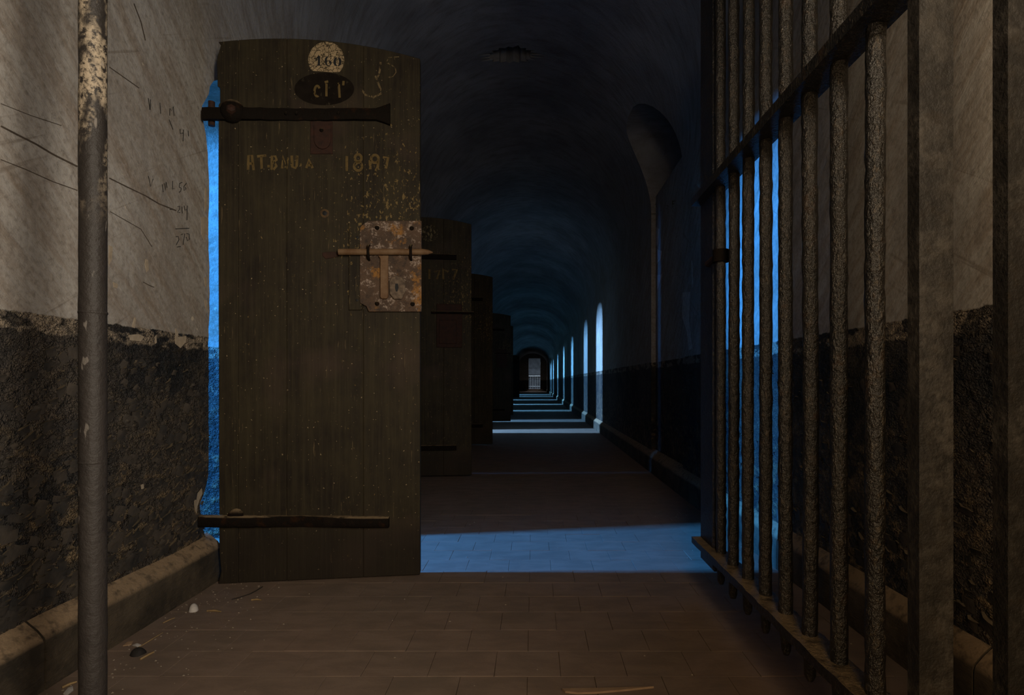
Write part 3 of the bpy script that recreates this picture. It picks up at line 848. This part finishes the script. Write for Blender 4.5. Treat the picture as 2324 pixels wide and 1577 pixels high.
# worn lettering
L = lambda pts: [(540 + a * 0.0947, 320 + b * 0.0947) for a, b in pts]
R_ = lambda pts: [(740 + a * 0.0947, 320 + b * 0.0947) for a, b in pts]
paint(door1, 'worn_lettering', d1, [
    L([(245,690),(255,350),(335,340),(380,700)]), L([(260,540),(360,545)]),
    L([(460,370),(680,350)]), L([(560,370),(570,670)]),
    L([(705,605),(765,605)]),
    L([(810,690),(815,360),(900,370),(930,450),(830,520)]), L([(880,530),(925,600),(850,690)]),
    L([(1060,660),(1075,360),(1190,660),(1195,400)]),
    L([(1290,350),(1300,620),(1380,650),(1410,600),(1420,350)]),
    L([(1490,570),(1530,570)]),
    L([(1640,650),(1700,440),(1790,650)]), L([(1670,580),(1770,580)])], 2.9, M_letter, 0.0008, 'worn painted letters AT.PNU.A')
paint(door1, 'worn_lettering', d1, [
    R_([(500,360),(495,720)]),
    R_(arc(770,410,80,90,0,360)), R_(arc(770,610,95,100,0,360)),
    R_(arc(1170,430,90,95,0,360)), R_([(1255,450),(1240,620),(1190,720)]), R_([(1050,460),(1060,680)]),
    R_([(1360,390),(1490,400),(1430,660)])], 3.0, M_letter, 0.0008, 'worn painted figures 1897')

# doors further along
def far_door(hy, fx, fy, label, lock=True):
    ang = math.atan2(fy - hy, fx + 1.2); W = math.hypot(fy - hy, fx + 1.2)
    r = cell_door((-1.2, hy, 0), ang, W)
    tag(r, label, 'door', 'open cell doors along the left wall')
    for z in (1.78, 0.24):
        m = MB(); m.box((-0.03, -0.018, z - 0.022), (W - 0.12, 0.001, z + 0.022)); m.build('strap_hinge', M_strap, r, bevel=0.004)
    if lock:
        m = MB(); m.box((W - 0.28, -0.012, 1.05), (W - 0.075, 0.001, 1.40)); lk = m.build('lock_plate', M_redrust, r, bevel=0.003)
        m = MB(); m.box((W - 0.26, -0.020, 1.08), (W - 0.12, -0.010, 1.27)); m.build('hatch', M_redrust, lk, bevel=0.003)
        m = MB(); m.tube([(W - 0.32, -0.026, 1.33), (W + 0.02, -0.026, 1.33)], 0.011, 10); m.build('sliding_bolt', M_strap, r)
    return r
door2 = far_door(4.57, -0.5086, 4.656, 'second open cell door with a red rusted hatch, behind the door numbered 160')
m = MB()
for s in ([(W_, z_) for W_, z_ in ((0.36, 1.60), (0.36, 1.68))], [(0.40, 1.66), (0.44, 1.67), (0.42, 1.60)], [(0.47, 1.60), (0.47, 1.68), (0.51, 1.66)], [(0.54, 1.68), (0.58, 1.68), (0.55, 1.60)]):
    m.ribbon(s, 0.008, lambda a, b: (a, -0.0008, b))
m.build('worn_lettering', M_letter, door2, smooth=0)
m = MB(); m.add([(0.36 + 0.07 * math.cos(2 * PI * i / 24), -0.0008, 1.97 + 0.07 * math.sin(2 * PI * i / 24)) for i in range(24)], [tuple(range(24))])
m.build('number_disc', mat_worn_paint('faded_disc', (0.16, 0.13, 0.07), 0.52, 50), door2, smooth=0)
far_door(6.93, -0.506, 7.0, 'third open cell door, a plain black silhouette beyond the rusted hatch door', False)
far_door(10.95, -0.452, 11.08, 'fourth open cell door, small and dark before a blue lit strip', True)
far_door(13.1, -0.48, 13.15, 'fifth open cell door, a narrow dark edge showing past the fourth', False)
far_door(28.1, -0.72, 28.3, 'farthest open cell door, tiny and dark near the corridor end', False)

# painted letters on the niche infill
def infill(px, py): return on_wall(px, py, XR + 0.034)
m = MB()
for s in ([(1526,455),(1526,472)], [(1526,457),(1533,456)], [(1526,463),(1531,462)], [(1513,466),(1517,468),(1513,474)], [(1488,462),(1490,470)]):
    m.ribbon(s, 1.2, infill)
o = m.build('wall_lettering', M_scratch, wall_right, smooth=0); o['label'] = 'pale painted letter F'
rg = random.Random(11)
m = MB()
def chip(poly, X):
    c = [on_wall(a, b, X) for a, b in poly]; n = len(c)
    m.add(c + [v + Vector((0.006, 0, 0)) for v in c], [tuple(range(n))] + [(i, (i + 1) % n, n + (i + 1) % n, n + i) for i in range(n)])
chip([(1549,664),(1566,662),(1565,700),(1563,722),(1568,770),(1572,790),(1563,795),(1558,750),(1548,720)], XR - 0.0015)
chip([(1569,590),(1571,592),(1573,640),(1570,648)], XR - 0.0015)
chip([(1489,515),(1496,520),(1492,555),(1488,560)], XR + 0.033)
chip([(1491,565),(1502,570),(1498,590),(1490,600)], XR + 0.033)
chip([(1490,625),(1503,622),(1492,660)], XR + 0.033)
o = m.build('plaster_chip', M_pale, wall_right, smooth=0); o['label'] = 'pale scar where plaster has come away'

# ------------------------------------------------------------------ barred gate leaf swung open against the right side
GX = 0.615
gate = empty('barred_gate', (GX, 0.95, 0.1))
tag(gate, 'black iron barred gate leaf swung open in front of the right wall', 'gate')
def bar_mb(y, r=0.0165, z0=0.105, z1=2.35, wob=0.0022):
    m = MB()
    zs = [z0, z0 + 0.012, z0 + 0.06, z0 + 0.09]
    rs = [r * 0.45, r * 0.72, r * 0.86, r]
    n = 110
    for i in range(1, n + 1): zs.append(z0 + 0.09 + (z1 - z0 - 0.09) * i / n); rs.append(r)
    m.tube([(0, y - 0.95, z - 0.1) for z in zs], rs, 14, True, wob)
    return m
for i in range(8):
    m = bar_mb(1.033 + 0.122 * i)
    m.v = [(a + 0.003 * mnoise.noise(Vector((i * 3.1, c, 0))), b, c) for a, b, c in m.v]
    m.build('bar', M_bar, gate, smooth=60)
def rail(z0, z1, name='cross_rail', x0=-0.042, x1=0.026):
    m = MB(); n = 40; vs = []; fs = []
    for i in range(n + 1):
        y = 0.004 + 1.131 * i / n
        for (x, z) in ((x0, z0), (x1, z0), (x1, z1), (x0, z1)):
            d = 0.0022 * mnoise.noise(Vector((x * 60, y * 22, z * 60)))
            vs.append((x + d, y, z - 0.1 + d))
    for i in range(n):
        for k in range(4):
            fs.append((i * 4 + k, i * 4 + (k + 1) % 4, (i + 1) * 4 + (k + 1) % 4, (i + 1) * 4 + k))
    fs += [(0, 1, 2, 3), (n * 4 + 3, n * 4 + 2, n * 4 + 1, n * 4)]
    m.add(vs, fs)
    return m.build(name, M_bar, gate, smooth=40)
rail(0.186, 0.208); rail(1.410, 1.437); rail(2.28, 2.305)
m = MB(); m.box((-0.010, 0.985, 0.028), (0.016, 1.135, 2.3)); m.build('lock_stile', M_bar, gate, bevel=0.006)
# sleeve of the gate's latch on the last bar
m = MB(); m.tube([(0, 0.937, 1.065), (0, 0.937, 1.105)], 0.026, 14); lt = m.build('latch_sleeve', M_strap, gate)
m = MB(); m.tube([(-0.012, 0.95, 1.085), (-0.014, 1.03, 1.078)], 0.011, 10); m.build('latch_bolt', M_redrust, lt)

# fixed grille that the gate hangs in
def flat_post(x0, x1, y0, y1, label):
    m = MB(); n = 60; vs = []; fs = []
    pr = [(x0, y0), (x1, y0), (x1, y1), (x0, y1)]
    for i in range(n + 1):
        z = 0.0 + 2.55 * i / n
        for (x, y) in pr:
            d = 0.0016 * mnoise.noise(Vector((x * 40, y * 40, z * 24)))
            vs.append((x + d, y + d, z))
    for i in range(n):
        for k in range(4): fs.append((i * 4 + k, i * 4 + (k + 1) % 4, (i + 1) * 4 + (k + 1) % 4, (i + 1) * 4 + k))
    fs += [(0, 1, 2, 3), (n * 4 + 3, n * 4 + 2, n * 4 + 1, n * 4)]
    m.add(vs, fs)
    o = m.build('iron_post', M_post, smooth=40, bevel=0.0)
    return tag(o, label, 'post', 'posts of the fixed grille')
flat_post(0.620, 0.675, 0.922, 0.951, 'pitted grey flat iron post that the barred gate hangs on')
flat_post(0.763, 0.822, 0.922, 0.953, 'pitted grey flat iron post at the right edge of the picture')
pole = empty('iron_pole', (-0.6006, 0.78, 0))
tag(pole, 'round dark iron pole with pale worn patches standing alone at the left', 'pole', 'posts of the fixed grille')
m = MB(); zs = [2.55 * i / 140 for i in range(141)]
m.tube([(0, 0, z) for z in zs], 0.0160, 20, True, 0.0006); m.build('shaft', M_pole, pole, smooth=60)
for py in (710, 1048):
    z = EYE - (py - CY) / FPX * 0.78
    m = MB(); m.tube([(0, 0, z - 0.0022), (0, 0, z - 0.001), (0, 0, z + 0.001), (0, 0, z + 0.0022)], [0.0160, 0.0167, 0.0167, 0.0160], 20); m.build('weld_ring', M_pole, pole, smooth=60)

# ------------------------------------------------------------------ far railing
rl = empty('landing_railing', (0, 48.4, 0.21)); tag(rl, 'small white railing on the landing beyond the far doorway', 'railing')
for z, r in ((1.06, 0.035), (0.90, 0.018), (0.20, 0.022)):
    m = MB(); m.tube([(-1.2, 0, z), (1.2, 0, z)], r, 8); m.build('rail', M_white, rl)
for i in range(12):
    m = MB(); m.tube([(-1.1 + 0.2 * i, 0, 0), (-1.1 + 0.2 * i, 0, 1.06)], 0.020, 8); m.build('baluster', M_white, rl)

# ------------------------------------------------------------------ litter on the floor
Z3 = lambda a, b: (a * 0.3659, 1000 + b * 0.3659)
def straw(pa, pb, label, mat=M_straw, r=0.0016, name='straw'):
    a, b = on_floor(*pa, 0.003), on_floor(*pb, 0.004)
    mid = (a + b) / 2 + Vector((0.002, 0.002, 0.0015))
    m = MB(); m.tube([a, mid, b], [r, r * 1.1, r * 0.7], 6)
    return tag(m.build(name, mat), label, 'straw', 'straws on the floor')
straw(Z3(1010,1130), Z3(1085,1098), 'short pale straw lying against the left plinth')
straw(Z3(860,1282), Z3(1010,1190), 'long thin straw leaning over the dark clod')
straw(Z3(870,1355), Z3(955,1310), 'thick orange straw in front of the dark clod', r=0.003)
straw(Z3(1285,1055), Z3(1370,1060), 'orange straw stub right of the round pebble', r=0.0032)
straw(Z3(1560,987), Z3(1622,988), 'pale flat straw below the foot of the nearest door', r=0.003)
straw(Z3(385,1530), Z3(475,1495), 'orange straw at the lower left beside the iron pole', r=0.003)
def lump(name, p, r, mat, label, cat, flat_=0.75, seed=1):
    c = on_floor(*p); m = MB(); m.dome((0, 0, 0), (0, 0, 1), r, r * 2 * flat_, 12, 5)
    m.v = [(x * (1 + 0.25 * mnoise.noise(Vector((x, y, z)) * 60 + Vector((seed, 0, 0)))), y * (1 + 0.25 * mnoise.noise(Vector((x, y, z)) * 50 + Vector((0, seed, 0)))), z) for x, y, z in m.v]
    o = m.build(name, mat, smooth=60); o.location = c
    return tag(o, label, cat)
lump('pebble', Z3(1200,1055), 0.0155, M_pale, 'round pale pebble on the floor by the left plinth', 'pebble', 0.8, 2)
lump('clod', Z3(855,1325), 0.019, M_dark, 'black clod of dirt on the floor near the pole', 'clod', 0.5, 5)
def leaf(pts, label, mat=M_pale, name='dry_leaf', z=0.004, cat='leaf'):
    c = [on_floor(*Z3(*p), z) for p in pts]; n = len(c)
    mid = sum(c, Vector()) / n + Vector((0, 0, 0.005))
    m = MB(); m.add([mid] + c + [v - Vector((0, 0, 0.0025)) for v in c] + [mid - Vector((0, 0, 0.0025))],
        [(0, 1 + i, 1 + (i + 1) % n) for i in range(n)] + [(1 + i, n + 1 + i, n + 1 + (i + 1) % n, 1 + (i + 1) % n) for i in range(n)] + [(2 * n + 1, n + 1 + (i + 1) % n, n + 1 + i) for i in range(n)])
    return tag(m.build(name, mat, smooth=50), label, cat)
leaf([(762,1270),(790,1245),(830,1240),(815,1262)], 'brown curled leaf left of the black clod', M_sliver)
leaf([(820,1266),(850,1256),(876,1264),(852,1276)], 'pale grey leaf touching the black clod')
leaf([(392,1568),(420,1530),(452,1520),(455,1545),(420,1572)], 'small white feather at the lower left edge of the floor', name='feather', cat='feather')
sl = [(1276,1562),(1283,1568),(1310,1571),(1350,1570),(1420,1564),(1484,1557),(1440,1558),(1380,1560),(1300,1561)]
c = [on_floor(a, b, 0.006) for a, b in sl]; n = len(c)
m = MB(); m.add(c + [v - Vector((0, 0, 0.005)) for v in c], [tuple(range(n)), tuple(range(2 * n - 1, n - 1, -1))] + [(i, (i + 1) % n, n + (i + 1) % n, n + i) for i in range(n)])
tag(m.build('wood_sliver', M_sliver, smooth=30), 'long pointed wood sliver on the floor at the bottom edge', 'sliver')
w = [on_floor(*p, 0.004) for p in ((526,1360),(545,1355),(566,1348),(582,1340),(596,1331))]
m = MB(); m.tube(w, 0.0016, 6); tag(m.build('wire', M_dark, smooth=60), 'thin dark wire curving out from under the nearest door', 'wire')
rr = random.Random(21)
m = MB()
for i in range(300):
    t = rr.random()
    if t < 0.55: x = XL + 0.06 + abs(rr.gauss(0, 0.16)); y = rr.uniform(1.3, 2.25)
    elif t < 0.8: x = XR - 0.06 - abs(rr.gauss(0, 0.14)); y = rr.uniform(1.5, 4.2)
    else: x = rr.uniform(XL + 0.1, XR - 0.1); y = rr.uniform(1.35, 3.2)
    s = rr.uniform(0.001, 0.0034); an = rr.uniform(0, 6.28); z = 0.0005
    vs = []
    for k_ in range(4):
        a = an + k_ * PI / 2 + rr.uniform(-.4, .4); vs.append((x + s * math.cos(a) * 1.4, y + s * math.sin(a), z))
    vs.append((x, y, z + s * 0.9))
    m.add(vs, [(0, 1, 4), (1, 2, 4), (2, 3, 4), (3, 0, 4), (3, 2, 1, 0)])
tag(m.build('plaster_crumbs', mat_plain('plaster_crumb', (0.30, 0.25, 0.19), (0.17, 0.13, 0.09), 40), smooth=0), 'pale crumbs of plaster scattered over the dusty floor', 'crumbs', kind='stuff')
